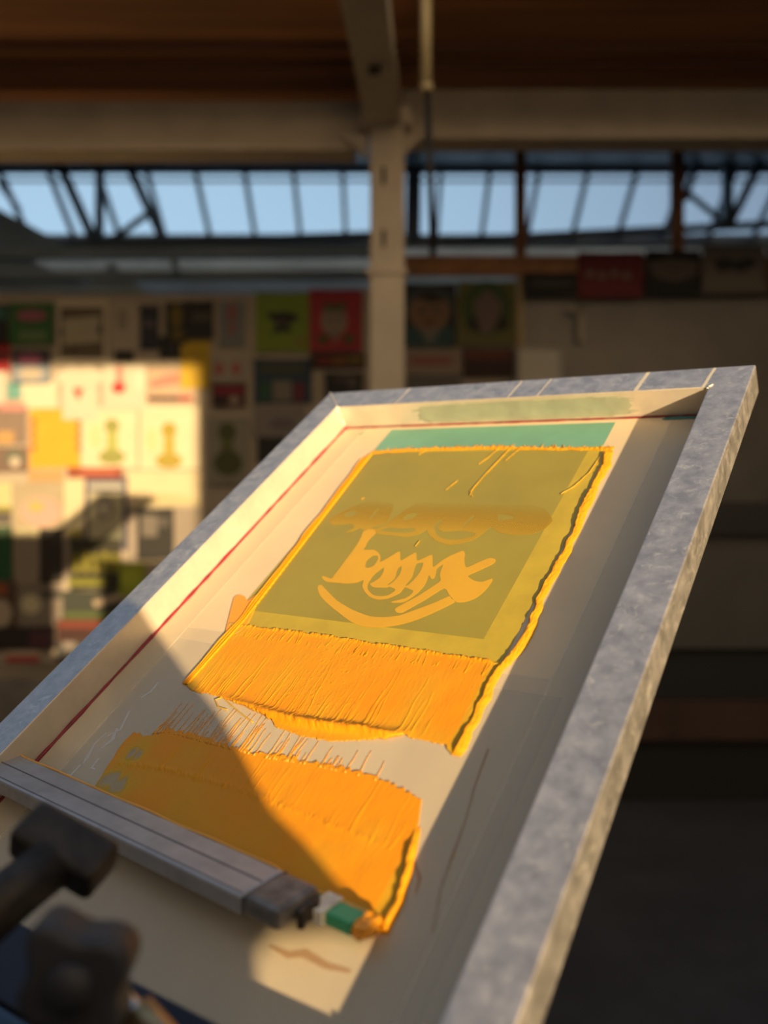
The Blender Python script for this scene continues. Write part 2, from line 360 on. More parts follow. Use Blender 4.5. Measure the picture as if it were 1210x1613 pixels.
def polydist(X,Y,pts):
    D=np.full(X.shape,9.); T=np.zeros(X.shape)
    for i in range(len(pts)-1):
        d,t=segdist(X,Y,pts[i],pts[i+1]); k=d<D; D=np.where(k,d,D); T=np.where(k,(i+t)/(len(pts)-1),T)
    return D,T
def field(name, Hf, x0,x1,y0,y1, step, parent, z0=.00085, mname='ink', label=None):
    xs=np.arange(x0,x1,step); ys=np.arange(y0,y1,step); X,Y=np.meshgrid(xs,ys); Z,T=Hf(X,Y)
    keep=Z>0.00004
    cell=keep[:-1,:-1]&keep[1:,:-1]&keep[:-1,1:]&keep[1:,1:]
    ny,nx=X.shape; idx=np.arange(ny*nx).reshape(ny,nx)
    f=np.stack([idx[:-1,:-1][cell],idx[:-1,1:][cell],idx[1:,1:][cell],idx[1:,:-1][cell]],1)
    used=np.unique(f); mp=-np.ones(ny*nx,int); mp[used]=np.arange(len(used)); f=mp[f]
    co=np.stack([X.ravel()[used],Y.ravel()[used],z0+Z.ravel()[used]],1)
    # solid: add an underside so the ink is a body, not a sheet
    nb=len(used); cob=co.copy(); cob[:,2]=z0-.0002
    e1=np.concatenate([f[:,[0,1]],f[:,[1,2]],f[:,[2,3]],f[:,[3,0]]]); key=e1.min(1)*np.int64(nb)+e1.max(1)
    uq,inv,cnt=np.unique(key,return_inverse=True,return_counts=True); bd=e1[cnt[inv]==1]
    side=np.stack([bd[:,1],bd[:,0],bd[:,0]+nb,bd[:,1]+nb],1)
    allf=np.concatenate([f,f[:,::-1]+nb,side]); allc=np.concatenate([co,cob])
    me=bpy.data.meshes.new(name); me.vertices.add(len(allc)); me.vertices.foreach_set('co',allc.ravel().astype(np.float32))
    me.loops.add(len(allf)*4); me.loops.foreach_set('vertex_index',allf.ravel().astype(np.int32))
    me.polygons.add(len(allf)); me.polygons.foreach_set('loop_start',np.arange(0,len(allf)*4,4,dtype=np.int32))
    me.polygons.foreach_set('use_smooth',np.ones(len(allf),bool)); me.update(calc_edges=True)
    a=me.attributes.new('thick','FLOAT','POINT'); tt=T.ravel()[used]; a.data.foreach_set('value',np.concatenate([tt,tt]).astype(np.float32))
    me.materials.append(M[mname]); me.validate()
    o=bpy.data.objects.new(name,me); COL.objects.link(o); o.parent=parent
    if label: o['label']=label
    return o
ST=.0005
def strings(X,Y,count,ra,y_from,y_len,seed,w=.0006,h=.0008,slant=.02):
    """thin strings of pulled ink along the print direction"""
    g=np.random.default_rng(seed); Z=np.zeros(X.shape)
    for k in range(count):
        x=ra[0]+(ra[1]-ra[0])*g.random(); ya=y_from(x)+g.normal(0,.0015); L=y_len*(.25+.9*g.random()); sl=g.normal(0,slant); ww=w*(.6+.9*g.random())
        m=(np.abs(X-x)<.02)
        t=(Y[m]-ya)/L; wx=x+sl*(Y[m]-ya)+.0006*np.sin(Y[m]*160+k)
        q=np.exp(-((X[m]-wx)/ww)**2)*((t>0)&(t<1))*(1-.65*np.clip(t,0,1))*h*(.5+g.random()); Z[m]=np.maximum(Z[m],q)
    return Z
fl1=[mesh_pt(*p) for p in [(352,1000),(362,982),(400,988),(520,1003),(640,1022),(720,1033),(792,1046),(800,1052),(775,1080),(750,1125),(722,1190),(712,1192),(700,1176),(660,1166),(640,1158),(600,1166),(520,1168),(470,1160),(440,1148),(415,1128),(380,1112),(345,1099),(318,1092),(300,1086),(292,1078),(310,1050)]]
roll=[mesh_pt(*p) for p in [(352,1100),(400,1118),(450,1133),(500,1143),(560,1150),(610,1158),(640,1158)]]
top1=[mesh_pt(*p) for p in [(362,984),(400,988),(520,1004),(640,1023),(720,1034),(795,1046)]]
x0=min(p[0] for p in fl1)-.004; x1=max(p[0] for p in fl1)+.004; y0=min(p[1] for p in fl1)-.008; y1=max(p[1] for p in fl1)+.006
def band1(X,Y):
    jx=X+(smooth_noise(X,Y,.004,.02,1)-.5)*.0016; jy=Y+(smooth_noise(X,Y,.0022,.02,2)-.5)*.0018+(smooth_noise(X,Y,.010,.02,92)-.5)*.003
    m=inpoly(jx,jy,fl1); base=.00035+.0003*smooth_noise(X,Y,.012,.012,3)+.00010*smooth_noise(X,Y,.0015,.006,4)
    Z=np.where(m,base,0)
    d,t=polydist(X,Y,top1); Z=np.where(m,Z+.0013*np.exp(-(d/.0028)**2)*(.25+.9*smooth_noise(X,Y,.0016,.004,5)),Z)
    d,t=polydist(X,Y,roll); amp=.0050*np.clip(np.sin(np.pi*np.clip(t,0.02,.98))**.5,0,1)
    wr=.62+.22*smooth_noise(X+Y*.8,Y,.0026,.005,6)+.35*smooth_noise(X+Y*.3,Y,.012,.004,66)
    Z=np.where(m,Z+amp*np.exp(-(d/.0052)**2)*wr,Z)
    s=strings(X,Y,75,(x0+.025,x1-.045),lambda x:np.interp(x,[p[0] for p in roll],[p[1] for p in roll])+.002,.060,11,.00034,.00055,.05)
    s=np.maximum(s,strings(X,Y,60,(x0+.02,x1-.02),lambda x:np.interp(x,[p[0] for p in top1][::1],[p[1] for p in top1][::1])-.016,.016,12,.00034,.0006,.15))
    Z=np.where(m,Z+s,Z)
    g=smooth_noise(X,Y,.0017,.0017,9); mid=np.exp(-((X-(x0+x1)/2)/.05)**2); Z=np.where(m&(g>.82),Z+.0005*mid*(g-.82)/.18,Z)
    th=np.clip(.62+.5*smooth_noise(X,Y,.03,.03,8)+Z*60,0,1)
    edge=np.clip((X-(x0+.010))/.030,0,1)*np.clip((x1-.006-X)/.012,0,1); th=th*(.35+.65*edge); th=np.where(X>x1-.020+.0015*smooth_noise(X,Y,.01,.01,7),th*.55,th)
    return Z,th
ink=empty('ink_flood', MW, 'thick orange-yellow ink band with stringy ridge, just below the olive square', 'ink', 'puddles of yellow ink on the screen')
field('ink_layer', band1, x0,x1,y0,y1, ST, ink)
fl2=[mesh_pt(*p) for p in [(120,1275),(150,1243),(172,1205),(196,1168),(212,1156),(240,1160),(268,1150),(300,1155),(335,1168),(372,1180),(420,1190),(455,1193),(490,1200),(540,1209),(590,1222),(620,1236),(655,1256),(664,1262),(660,1300),(648,1330),(640,1370),(622,1425),(612,1478),(400,1400)]]
mid2=[mesh_pt(*p) for p in [(190,1203),(250,1210),(300,1222),(360,1238),(430,1264),(520,1300),(600,1330)]]
X0=min(p[0] for p in fl2)-.004; X1=max(p[0] for p in fl2)+.004; Y0=loc(0,.425)[1]; Y1=max(p[1] for p in fl2)+.045
t2=[mesh_pt(*p) for p in [(212,1156),(268,1150),(335,1168),(420,1190),(490,1200),(590,1222),(660,1258)]]
def band2(X,Y):
    jx=X+(smooth_noise(X,Y,.004,.02,21)-.5)*.002; jy=Y+(smooth_noise(X,Y,.0030,.02,22)-.5)*.005
    m=inpoly(jx,jy,fl2); base=.00035+.0003*smooth_noise(X,Y,.012,.012,23)+.00012*smooth_noise(X,Y,.0012,.008,24); Z=np.where(m,base,0)
    d,t=polydist(X,Y,mid2); Z=np.where(m,Z+.0011*np.exp(-(d/.003)**2)*smooth_noise(X+Y*.5,Y,.0016,.004,25)*(1-.6*t),Z)
    s=strings(X,Y,70,(X0+.02,X0+.25),lambda x:np.interp(x,[p[0] for p in t2],[p[1] for p in t2])-.001,.030,31,.00040,.0009,.08)
    s2=strings(X,Y,30,(X0+.02,X1-.03),lambda x:np.interp(x,[p[0] for p in mid2],[p[1] for p in mid2])-.002,.05,32,.0004,.00045,.03)
    Z=np.where(m,Z+s*.5+s2,0)
    th=np.clip(.70+.4*smooth_noise(X,Y,.03,.03,28)+Z*60,0,1)
    hole=np.exp(-(((X-mesh_pt(215,1185)[0])/.012)**2+((Y-mesh_pt(215,1185)[1])/.016)**2))
    hole2=np.exp(-(((X-mesh_pt(180,1235)[0])/.02)**2+((Y-mesh_pt(180,1235)[1])/.012)**2))
    nz=smooth_noise(X,Y,.006,.012,29); th=np.where(m,th*(1-.97*np.clip((hole+hole2)*(.5+1.2*nz),0,1)),.5)
    th*=np.where(m&(X>X1-.022),.55,1)
    return Z,th
ink2=empty('ink_flood', MW, 'lower orange ink band in front of the squeegee, half in shadow', 'ink', 'puddles of yellow ink on the screen')
field('ink_layer', band2, X0,X1,Y0,Y1, ST, ink2)
smat=mat('string_ink',(.74,.34,.03),.4)
gs=np.random.default_rng(5)
for k in range(72):
    x=X0+.03+(X1-.075-X0-.03)*gs.random()**1.15; y=float(np.interp(x,[p[0] for p in t2],[p[1] for p in t2]))-.004; L=(.012+.030*gs.random())*(1.0 if x<X0+.20 else .6); sl=gs.normal(.0,.06)
    bm=bmesh.new(); n_=8; tube(bm,[Vector((x+sl*L*j/n_+.0003*math.sin(j+k),y+L*j/n_,.0008)) for j in range(n_+1)],[max(.00018,(.0015 if j==0 else .0008 if j==1 else .00042)*(1-.6*j/n_)) for j in range(n_+1)],6)
    obj('ink_string',bm,smat,ink2,smooth=True)
# top edge ridge with fine hairs
tp=[mesh_pt(*p) for p in [(588,714),(640,710),(700,708),(780,706),(860,708),(962,708)]]
def band3(X,Y):
    d,t=polydist(X,Y,tp); w=.0019+.0022*smooth_noise(X,Y,.012,.5,41); up=(Y>np.interp(X,[p[0] for p in tp],[p[1] for p in tp]))
    hair=strings(X,Y,150,(tp[0][0],tp[-1][0]),lambda x:np.interp(x,[p[0] for p in tp],[p[1] for p in tp])+.001,.008,42,.0004,.0010,.5)
    Z=np.clip(1-(d/w)**2,0,1)*.0014*(.5+smooth_noise(X,Y,.002,.002,43)); Z=np.maximum(Z,np.where(hair>.00016,hair,0)); return Z,np.full(X.shape,.8)
ink3=empty('ink_ridge', MW, 'fuzzy ink ridge along the far edge of the olive square', 'ink', 'ridges of ink around the olive square')
field('ridge_body', band3, tp[0][0]-.004,tp[-1][0]+.004,tp[0][1]-.008,tp[0][1]+.014, .00055, ink3)
# loose ink hairs lying on the stencil
def hair(pts, r, parent, z=.0016):
    bm=bmesh.new(); P=[mesh_pt(*p) for p in pts]; out=[]
    for i in range(len(P)-1):
        for t in np.linspace(0,1,5,endpoint=False): out.append(Vector((P[i][0]+(P[i+1][0]-P[i][0])*t+random.uniform(-1,1)*.0002, P[i][1]+(P[i+1][1]-P[i][1])*t, z)))
    out.append(Vector((*P[-1],z))); tube(bm,out,[r*random.uniform(.7,1.2) for _ in out],6); obj('ink_hair',bm,M['letter'],parent,smooth=True)
for h_ in ([(806,706),(785,728),(762,752),(745,772),(741,782)],[(788,706),(770,722),(754,733)],[(820,708),(805,720),(797,727)],[(722,758),(712,766),(702,774)],[(662,853),(655,862)],[(688,706),(672,710),(660,718)],[(945,722),(930,745),(905,768),(884,780)],[(745,772),(741,776),(745,784)],[(575,786),(569,788)],[(400,1140),(380,1125),(365,1112),(352,1100),(340,1104),(345,1115),(360,1120)]):
    hair(h_, .00045 if len(h_)<5 else .0006, ink3)
# left ridges: three parallel cords
ink4=empty('ink_ridge', MW, 'parallel cords of ink along the left edge of the olive square', 'ink', 'ridges of ink around the olive square')
lt=mesh_pt(588,713); lb=mesh_pt(385,980); lowl=mesh_pt(296,1080)
def band4(X,Y):
    Z=np.zeros(X.shape); t=(Y-lb[1])/(lt[1]-lb[1]); cx=np.where(Y>lb[1],lb[0]+(lt[0]-lb[0])*t, lb[0]+(lowl[0]-lb[0])*(lb[1]-Y)/(lb[1]-lowl[1]))
    wv=(smooth_noise(X*0,Y,1,.02,51)-.5)*.0018
    for k,off in enumerate((-.0002,-.0034,-.0068)):
        c=cx+off*(1+.25*(smooth_noise(X*0,Y,1,.03,52+k)-.5))+wv*(k/2.)
        fade=np.clip((lt[1]-Y-(k*.006))/.006,0,1); Z=np.maximum(Z,np.clip(1-((X-c)/.0013)**2,0,1)*.0024*fade)
    m=(X>cx-.0078+wv)&(X<cx)&(Y<lt[1]-.006); Z=np.where(m&(Y<lb[1]+.01),np.maximum(Z,.0003),Z)
    Z=np.where((Y<lowl[1]),0,Z); return Z,np.clip(.35+Z*400,0,1)
field('ridge_body', band4, min(lb[0],lowl[0],lt[0])-.016,max(lt[0],lb[0],lowl[0])+.006,lowl[1],lt[1]+.002, .0005, ink4)
bl=mesh_pt(378,948); bm=bmesh.new(); prism(bm,[mesh_pt(*p) for p in smoothpoly([(356,1000),(361,975),(366,955),(370,942),(378,938),(387,941),(391,948),(404,938),(408,946),(390,985),(372,1000)],3)],.0006,.0016,lambda x,y,d:Vector((x,y,d)))
obj('ink_tab',bm,M['ink_t'] if 'ink_t' in M else mat('tab_ink',(.92,.34,.02),.4),ink4,bevel=.0004)
# right ridge: thick curled fold of ink
ink5=empty('ink_ridge', MW, 'thick curled ink fold along the right edge of the olive square', 'ink', 'ridges of ink around the olive square')
rp=[mesh_pt(*p) for p in [(957,712),(952,735),(935,770),(915,805),(905,840),(880,890),(850,945),(838,985),(812,1030),(790,1055),(770,1085),(752,1125),(728,1175),(716,1192)]]
def band5(X,Y):
    cx=np.interp(Y,[p[1] for p in rp][::-1],[p[0] for p in rp][::-1]); cx=cx+(smooth_noise(X*0,Y,1,.012,61)-.5)*.0026+(smooth_noise(X*0,Y,1,.004,62)-.5)*.0009-.0012
    w=.0032+.0022*smooth_noise(X*0,Y,1,.03,63); x=(X-cx)/w
    # steep, overhanging lip on the stencil side, long slope outwards
    Z=np.where(x<0,np.clip(1+x*2.2,0,1)**.5,np.clip(1-(x/1.7)**1.5,0,1))*(.0018+.0018*smooth_noise(X*0,Y,1,.02,64))*(.8+.3*smooth_noise(X,Y,.0012,.004,65))
    end=np.clip((rp[0][1]-Y)/.004,0,1)*np.clip((Y-rp[-1][1])/.006,0,1); return Z*end,np.clip(.6+Z*120,0,1)
field('ridge_body', band5, min(p[0] for p in rp)-.006,max(p[0] for p in rp)+.012,rp[-1][1],rp[0][1], .0005, ink5)
rq=[mesh_pt(*p) for p in [(655,1300),(648,1330),(642,1370),(628,1420),(606,1468)]]
ink6=empty('ink_ridge', MW, 'ink fold running down to the green squeegee blade end', 'ink')
def band6(X,Y):
    cx=np.interp(Y,[p[1] for p in rq][::-1],[p[0] for p in rq][::-1])+(smooth_noise(X*0,Y,1,.01,71)-.5)*.002; x=(X-cx)/.0036
    Z=np.where(x<0,np.clip(1+x*2,0,1)**.5,np.clip(1-(x/1.4)**2,0,1))*.0040*(.8+.4*smooth_noise(X,Y,.003,.006,72))*np.clip((rq[0][1]-Y)/.02,0,1); return Z,np.full(X.shape,.9)
field('ridge_body', band6, min(p[0] for p in rq)-.008,max(p[0] for p in rq)+.01,rq[-1][1],rq[0][1], .0006, ink6)

# ------------------------------------------------------------------ SQUEEGEE lying across the cloth
pa=Vector((*loc(-1.80,.506),.0)); pb=Vector((*loc(-.655,.434),0)); ax=(pb-pa).normalized(); th=math.radians(32)
nrm=Vector((0,0,1)); back=(ax.cross(nrm))*1.0                       # towards the operator
if back.y>0: back=-back
bdir=back*math.cos(th)+nrm*math.sin(th); fdir=ax.cross(bdir); 
if fdir.z<0: fdir=-fdir
SQL=Matrix((ax,bdir,fdir)).transposed().to_4x4(); SQL.translation=pa+nrm*.0065
sq=empty('squeegee', MW@SQL, 'grey aluminium squeegee lying across the screen with green and white blade end', 'squeegee')
def xs(u): return (Vector((*loc(u,.45),0))-pa).dot(ax)
hx=xs(-.83)
def sbox(name,x0,x1,y0,y1,z0,z1,m,par=None,bev=.001,label=None):
    bm=bmesh.new(); box(bm,(x0,y0,z0),(x1,y1,z1)); o=obj(name,bm,m,par or sq,bevel=bev)
    if label:o['label']=label
    return o
hol=sbox('holder',-.30,hx,.004,.046,-.004,.010,M['holder'],bev=.0022)
sbox('groove',-.295,hx-.002,.0235,.0247,.0098,.0103,M['groove'],hol,0)
sbox('groove',-.295,hx-.002,.0420,.0428,.0098,.0103,M['groove'],hol,0)
sbox('end_gap',hx-.0002,hx+.0022,.003,.046,-.003,.0095,M['groove'])
sbox('end_cap',hx+.0022,hx+.036,.006,.047,-.003,.0125,M['cap'],bev=.005,label='dark scuffed end clamp')
# broken dark bit and screw beside the end clamp
bm=bmesh.new(); prism(bm,[(hx+.036,.010),(hx+.040,.012),(hx+.044,.018),(hx+.041,.026),(hx+.045,.033),(hx+.041,.036),(hx+.036,.030)],-.003,.009,lambda x,y,d:Vector((x,y,d))); obj('clamp_jaw',bm,M['iron'],sq,bevel=.0012)
xe=xs(-.672); 
sbox('blade',-.30,hx+.036,-.001,.012,-.005,.003,M['gbl'],bev=.0006,label='green rubber blade')
wb=sbox('blade_end',hx+.036,xs(-.722),-.001,.022,-.005,.0055,M['wbl'],bev=.0008,label='white length of the blade')
sbox('blade_tip',xs(-.722),xs(-.676),-.001,.018,-.005,.004,M['gbl'],bev=.0008,label='green blade tip')
bm=bmesh.new(); bmesh.ops.create_icosphere(bm,subdivisions=4,radius=1)
for v in bm.verts:
    c=v.co.copy(); k=1+.35*mnoise.noise(c*2.3+Vector((3,1,4))); v.co=Vector((xs(-.664)+c.x*.0075*k,.008+c.y*.013*k,-.0005+c.z*.0065*k))
obj('ink_blob',bm,mat('blob_ink',(.82,.33,.01),.35,coat=.2),sq,smooth=True)
bm=bmesh.new(); tube(bm,[Vector((x,(.0046 if x<hx else .0020)+.0004*math.sin(x*60),(.0100 if x<hx else .0036)+.0003*math.sin(x*90))) for x in np.linspace(-.3,xs(-.665),80)],.0010,8)
obj('ink_bead',bm,mat('bead_ink',(.85,.42,.06),.35),sq,smooth=True)

# ------------------------------------------------------------------ near clamps of the press (blurred, lower left)
def basis(p, xdir, ydir):
    x=Vector(xdir).normalized(); y=Vector(ydir); y=(y-x*y.dot(x)).normalized(); z=x.cross(y)
    m=Matrix((x,y,z)).transposed().to_4x4(); m.translation=p; return m
c=at(101,1338,.50); mw=basis(c, at(168,1378,.49)-at(34,1300,.50), at(60,1420,.47)-c)
tcl=empty('clamp_bolt', mw, 'dark iron T shaped clamp bolt leaning over the squeegee holder', 'clamp')
bm=bmesh.new(); box(bm,(-.029,-.015,-.012),(.029,.015,.012)); obj('clamp_head',bm,M['iron'],tcl,bevel=.005,seg=3)
bm=bmesh.new(); tube(bm,[(0.0,.010,0),(-.006,.036,.003),(-.014,.075,.008)],[.0155,.0155,.0165],20); obj('clamp_shaft',bm,M['iron'],tcl,smooth=True)
bm=bmesh.new(); tube(bm,[(-.014,.066,.008),(-.026,.13,.014)],[.026,.028],24); obj('clamp_sleeve',bm,M['blue'],tcl,smooth=True).__setitem__('label','blue sleeve')
c=at(128,1530,.40); mw=basis(c, at(200,1470,.40)-c, at(60,1400,.40)-c)
kn=empty('handwheel', mw, 'black lobed plastic handwheel at the lower left of the press', 'handwheel')
bm=bmesh.new(); pts=[]
for k in range(72):
    t=2*math.pi*k/72; r=.0245*(1+.17*math.cos(4*t+.5)); pts.append((r*math.cos(t),r*math.sin(t)*1.12))
prism(bm,pts,-.012,.014,lambda x,y,d:Vector((x,y,d))); obj('wheel_grip',bm,M['knob'],kn,bevel=.005,seg=4)
bm=bmesh.new(); tube(bm,[(0,0,.012),(0,0,.019)],[.013,.011],24); obj('wheel_hub',bm,M['knob'],kn,smooth=True)
bm=bmesh.new(); tube(bm,[(0,0,-.012),(0,0,-.02)],.007,16); obj('wheel_stem',bm,M['chrome'],kn,smooth=True)
ro=empty('steel_rod', at(180,1565,.42), 'short bright steel rod beside the black handwheel', 'rod')
bm=bmesh.new(); z0=at(180,1565,.42); tube(bm,[Vector((0,0,0)),at(235,1625,.41)-z0],.0062,18); obj('rod_body',bm,M['chrome'],ro,smooth=True)
bm=bmesh.new(); tube(bm,[at(212,1600,.415)-z0,at(290,1690,.40)-z0],.0105,18); obj('rod_collar',bm,mat('brass',(.45,.33,.17),.35,.8),ro,smooth=True)
# blue arm that carries the frame at its near rail
arm=empty('press_arm', Matrix.Translation(MW@Vector(((UO0+UO1)/2-.10,VO0,0))), 'blue steel press arm holding the near rail of the screen', 'press arm')
inv=arm.matrix_world.inverted()
bm=bmesh.new(); m2=inv@MW; box(bm,(.02,VO0-.004,RH+.0005),(.47,VI0-.001,RH+.012),m2); obj('clamp_plate',bm,M['navy'],arm,bevel=.002)
bm=bmesh.new(); box(bm,(.02,VO0-.12,-.05),(.30,VO0-.005,RH+.012),m2); obj('arm_body',bm,M['blue'],arm,bevel=.004)
base=inv@(MW@Vector((.16,VO0-.08,-.05))); bm=bmesh.new(); box(bm,(base.x-.05,base.y-.05,inv.translation.z),(base.x+.05,base.y+.05,base.z+.02)); obj('pedestal',bm,M['blue'],arm,bevel=.004)

# ------------------------------------------------------------------ sun direction: warm, almost level, over the photographer's right shoulder
sv=(d1*.507-d2-nn*.425).normalized()
SUN=sv.copy()
# added unseen block, outlined to cast the rounded shadow on the screen's near left
e_=Vector((sv.y,-sv.x,0)).normalized(); up_=e_.cross(sv); 
if up_.z<0: up_=-up_
poly=[(-.30,-.075),(.02,-.072),(.072,-.078),(.104,-.09),(.125,-.122),(.142,-.154),(.158,-.177),(.167,-.208),(.171,-.226),(.184,-.237),(.196,-.252),(.209,-.262),(.207,-.268),(.18,-.272),(.151,-.279),(.136,-.290),(.131,-.31),(.131,-1.345),(-.30,-1.345)]
cb=empty('shadow_blocker', Vector((0,0,CAMZ))-sv*.45+e_*-.1+Vector((0,0,-1.35)), 'unseen dark block with a rounded shoulder, added behind the viewpoint to cast a shadow', 'cabinet')
bm=bmesh.new(); o3=cb.location
prism(bm,poly,.45,.62,lambda q,y,d: Vector((0,0,CAMZ))+e_*q+up_*y-sv*d-o3+Vector((0,0,.0)))
for v in bm.verts:
    if v.co.z<.02: v.co.z=0
obj('main_body',bm,M['cab'],cb)

ct=empty('sun_blocker', Vector((0,0,CAMZ))-sv*.9+e_*.8+Vector((0,0,-1.35)), 'unseen low dark cart standing behind the viewpoint to the right', 'blocker'); o4=ct.location.copy(); o4.z=0; ct.location=o4  # unseen shape, added to keep the sun off the lower shirt wall
def cq(q,y,d): return Vector((0,0,CAMZ))+e_*q+Vector((0,0,y))-Vector((sv.x,sv.y,0)).normalized()*d-o4
bm=bmesh.new(); prism(bm,[(.36,-.27),(1.45,-.27),(1.45,-.245),(.36,-.245)],.7,1.2,cq); obj('blocker_top',bm,M['cab'],ct)
bm=bmesh.new(); prism(bm,[(.40,-1.30),(1.41,-1.30),(1.41,-.27),(.40,-.27)],.74,1.16,cq); obj('blocker_body',bm,M['cab'],ct)
for q_ in (.45,1.36):
    for d_ in (.80,1.10):
        bm=bmesh.new(); prism(bm,[(q_+.024*math.cos(a),-1.325+.025*math.sin(a)) for a in np.linspace(0,2*math.pi,17)[:-1]],d_-.01,d_+.01,cq); obj('blocker_wheel',bm,M['black'],ct)

# ------------------------------------------------------------------ THE ROOM
ZW=5.5
def hz(py,z): return CAMZ-(py-CY)/F*z
def wx(px,z): return (px-CX)/F*z
def struct(name,bm,m,bevel=0): return tag(obj(name,bm,m,bevel=bevel),kind='structure')
XL,XR,YB=-6.0,5.5,-4.2
bm=bmesh.new(); box(bm,(XL-.2,YB-.2,-.1),(XR+.2,8.4,0)); struct('floor',bm,M['floor'])
bm=bmesh.new(); box(bm,(XL-.15,YB,0),(XL,8.4,4.2)); struct('wall_left',bm,M['wall'])
bm=bmesh.new(); box(bm,(XR,YB,0),(XR+.15,8.4,4.2)); struct('wall_right',bm,M['cab'])
wtop=hz(463,ZW)
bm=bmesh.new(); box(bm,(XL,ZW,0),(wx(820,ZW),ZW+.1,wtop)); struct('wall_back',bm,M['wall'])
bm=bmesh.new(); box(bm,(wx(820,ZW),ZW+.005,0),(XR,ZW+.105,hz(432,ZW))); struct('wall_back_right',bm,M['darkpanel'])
bm=bmesh.new(); box(bm,(XL,8.0,0),(XR,8.1,hz(388,8.0))); struct('wall_far',bm,M['bluegrey'])
# front wall with the wide roller doorway the low sun comes through
q2x=lambda q: (q-e_.y*YB)/e_.x
TAN=-sv.z/math.hypot(sv.x,sv.y)
xr=q2x((wx(322,ZW)*e_.x+ZW*e_.y)); xl=q2x(-1.6); dist=(ZW-YB)/sv.y*math.hypot(sv.x,sv.y)
zt=hz(577,ZW)+TAN*dist
bm=bmesh.new(); box(bm,(xr,YB-.12,0),(XR,YB,4.3)); box(bm,(XL,YB-.12,0),(xl,YB,4.3)); box(bm,(xl,YB-.12,zt),(xr,YB,4.3)); struct('wall_front',bm,M['cream'])
# roof: timber ceiling in front of the beam, dark lining behind it
zc=hz(150,4.2)+.02
bm=bmesh.new(); box(bm,(XL,3.2,zc+.02),(XR,4.35,zc+.10)); struct('ceiling',bm,M['wood'])
for k,yy in enumerate((3.80,3.95)):
    bm=bmesh.new(); box(bm,(XL,yy,zc-.012),(XR,yy+.012,zc+.02)); struct('trim_%d'%(k+1),bm,mat('batten_%d'%k,(.13,.055,.025),.8))
bm=bmesh.new(); prism(bm,[(4.35,zc+.02),(6.95,hz(262,6.95)),(6.95,hz(262,6.95)+.1),(4.35,zc+.12)],XL,XR,lambda a,b,d:Vector((d,a,b))); struct('ceiling_rear',bm,M['steel'])
# skylight glazing: frame bars and translucent panes
skb=(7.6,hz(378,7.6)); skt=(6.98,hz(268,6.98))
sky=empty('window_1', Vector((0,*skb)))
sky['kind']='structure'
si=sky.matrix_world.inverted()
def P(x,t,off=0):
    a=Vector((x,*skb)); b=Vector((x,*skt)); n_=Vector((0,-(b-a).z,(b-a).y)).normalized(); return si@(a.lerp(b,t)+n_*off)
pitch=.405; x0s=wx(545,7.6)-pitch*20
for k in range(34):
    x=x0s+k*pitch
    bm=bmesh.new(); bar(bm,P(x,0),P(x,1),.036,.05); obj('glazing_bar',bm,M['steel'],sky)
bm=bmesh.new(); bar(bm,P(-7,-.02),P(7,-.02),.09,.10); bar(bm,P(-7,1.03),P(7,1.03),.06,.08); bar(bm,P(-7,.86),P(7,.86),.015,.02); obj('window_frame',bm,M['steel'],sky)
gl=mat('wired_glass',(.86,.92,.97),.15,0,alpha=.12)
bm=bmesh.new()
vs=[bm.verts.new(P(x,t,o_)) for o_ in (.03,.036) for x,t in ((-7,0),(7,0),(7,1),(-7,1))]
for f in ((0,1,2,3),(7,6,5,4),(0,4,5,1),(1,5,6,2),(2,6,7,3),(3,7,4,0)): bm.faces.new([vs[i] for i in f])
obj('window_glass',bm,gl,sky)
# cream main beams, column, overhead beam
zb=4.2
bmn=empty('ceiling_beam', Vector((-3,zb,hz(240,zb))), 'long cream painted beam under the brown ceiling, left of the column', 'beam')
b0=bmn.location
def part_box(name,par,m,a,b,bev=.004,label=None):
    o=par.location if par.parent is None else Vector((0,0,0)); bm=bmesh.new(); box(bm,Vector(a)-o,Vector(b)-o); q=obj(name,bm,m,par,bevel=bev)
    if label:q['label']=label
    return q
part_box('beam_web',bmn,M['cream'],(XL+.01,zb,hz(218,zb)),(wx(580,zb),zb+.10,hz(160,zb)))
part_box('bottom_flange',bmn,M['cream'],(XL+.01,zb-.03,hz(240,zb)),(wx(560,zb),zb+.13,hz(222,zb)))
bmr=empty('ceiling_beam', Vector((2,zb,hz(215,zb))), 'cream painted beam in shade, right of the column', 'beam')
part_box('beam_web',bmr,M['cream'],(wx(634,zb),zb,hz(196,zb)),(XR-.01,zb+.10,hz(140,zb)))
part_box('bottom_flange',bmr,M['cream'],(wx(640,zb),zb-.03,hz(222,zb)),(XR-.01,zb+.13,hz(200,zb)))
col=empty('column', Vector((wx(609,zb),zb-.07,0)), 'cream painted steel column in the middle of the room', 'column')
part_box('shaft',col,M['cream'],(wx(584,zb),zb-.16,0),(wx(636,zb),zb-.035,hz(215,zb)),.006)
part_box('cap_plate',col,M['cream'],(wx(570,zb),zb-.18,hz(222,zb)),(wx(646,zb),zb-.035,hz(190,zb)),.01)
part_box('collar',col,M['cream'],(wx(578,zb),zb-.17,hz(446,zb)),(wx(641,zb),zb-.05,hz(438,zb)),.004)
for y_ in (297,392): part_box('slot',col,M['black'],(wx(604,zb)-.008,zb-.1665,hz(y_+13,zb)),(wx(604,zb)+.010,zb-.161,hz(y_-13,zb)),.002)
for s_x in (-1,1):
    bm=bmesh.new(); xe_=.0; prism(bm,[(s_x*.08,hz(262,zb)),(s_x*.20,hz(226,zb)),(s_x*.08,hz(226,zb))],zb-.10,zb-.06,lambda a,b,d:Vector((a,d,b))-col.location); obj('gusset',bm,M['cream'],col)
ob=empty('overhead_beam', at(570,0,2.95), 'cream beam running overhead from the column towards the viewer', 'beam')
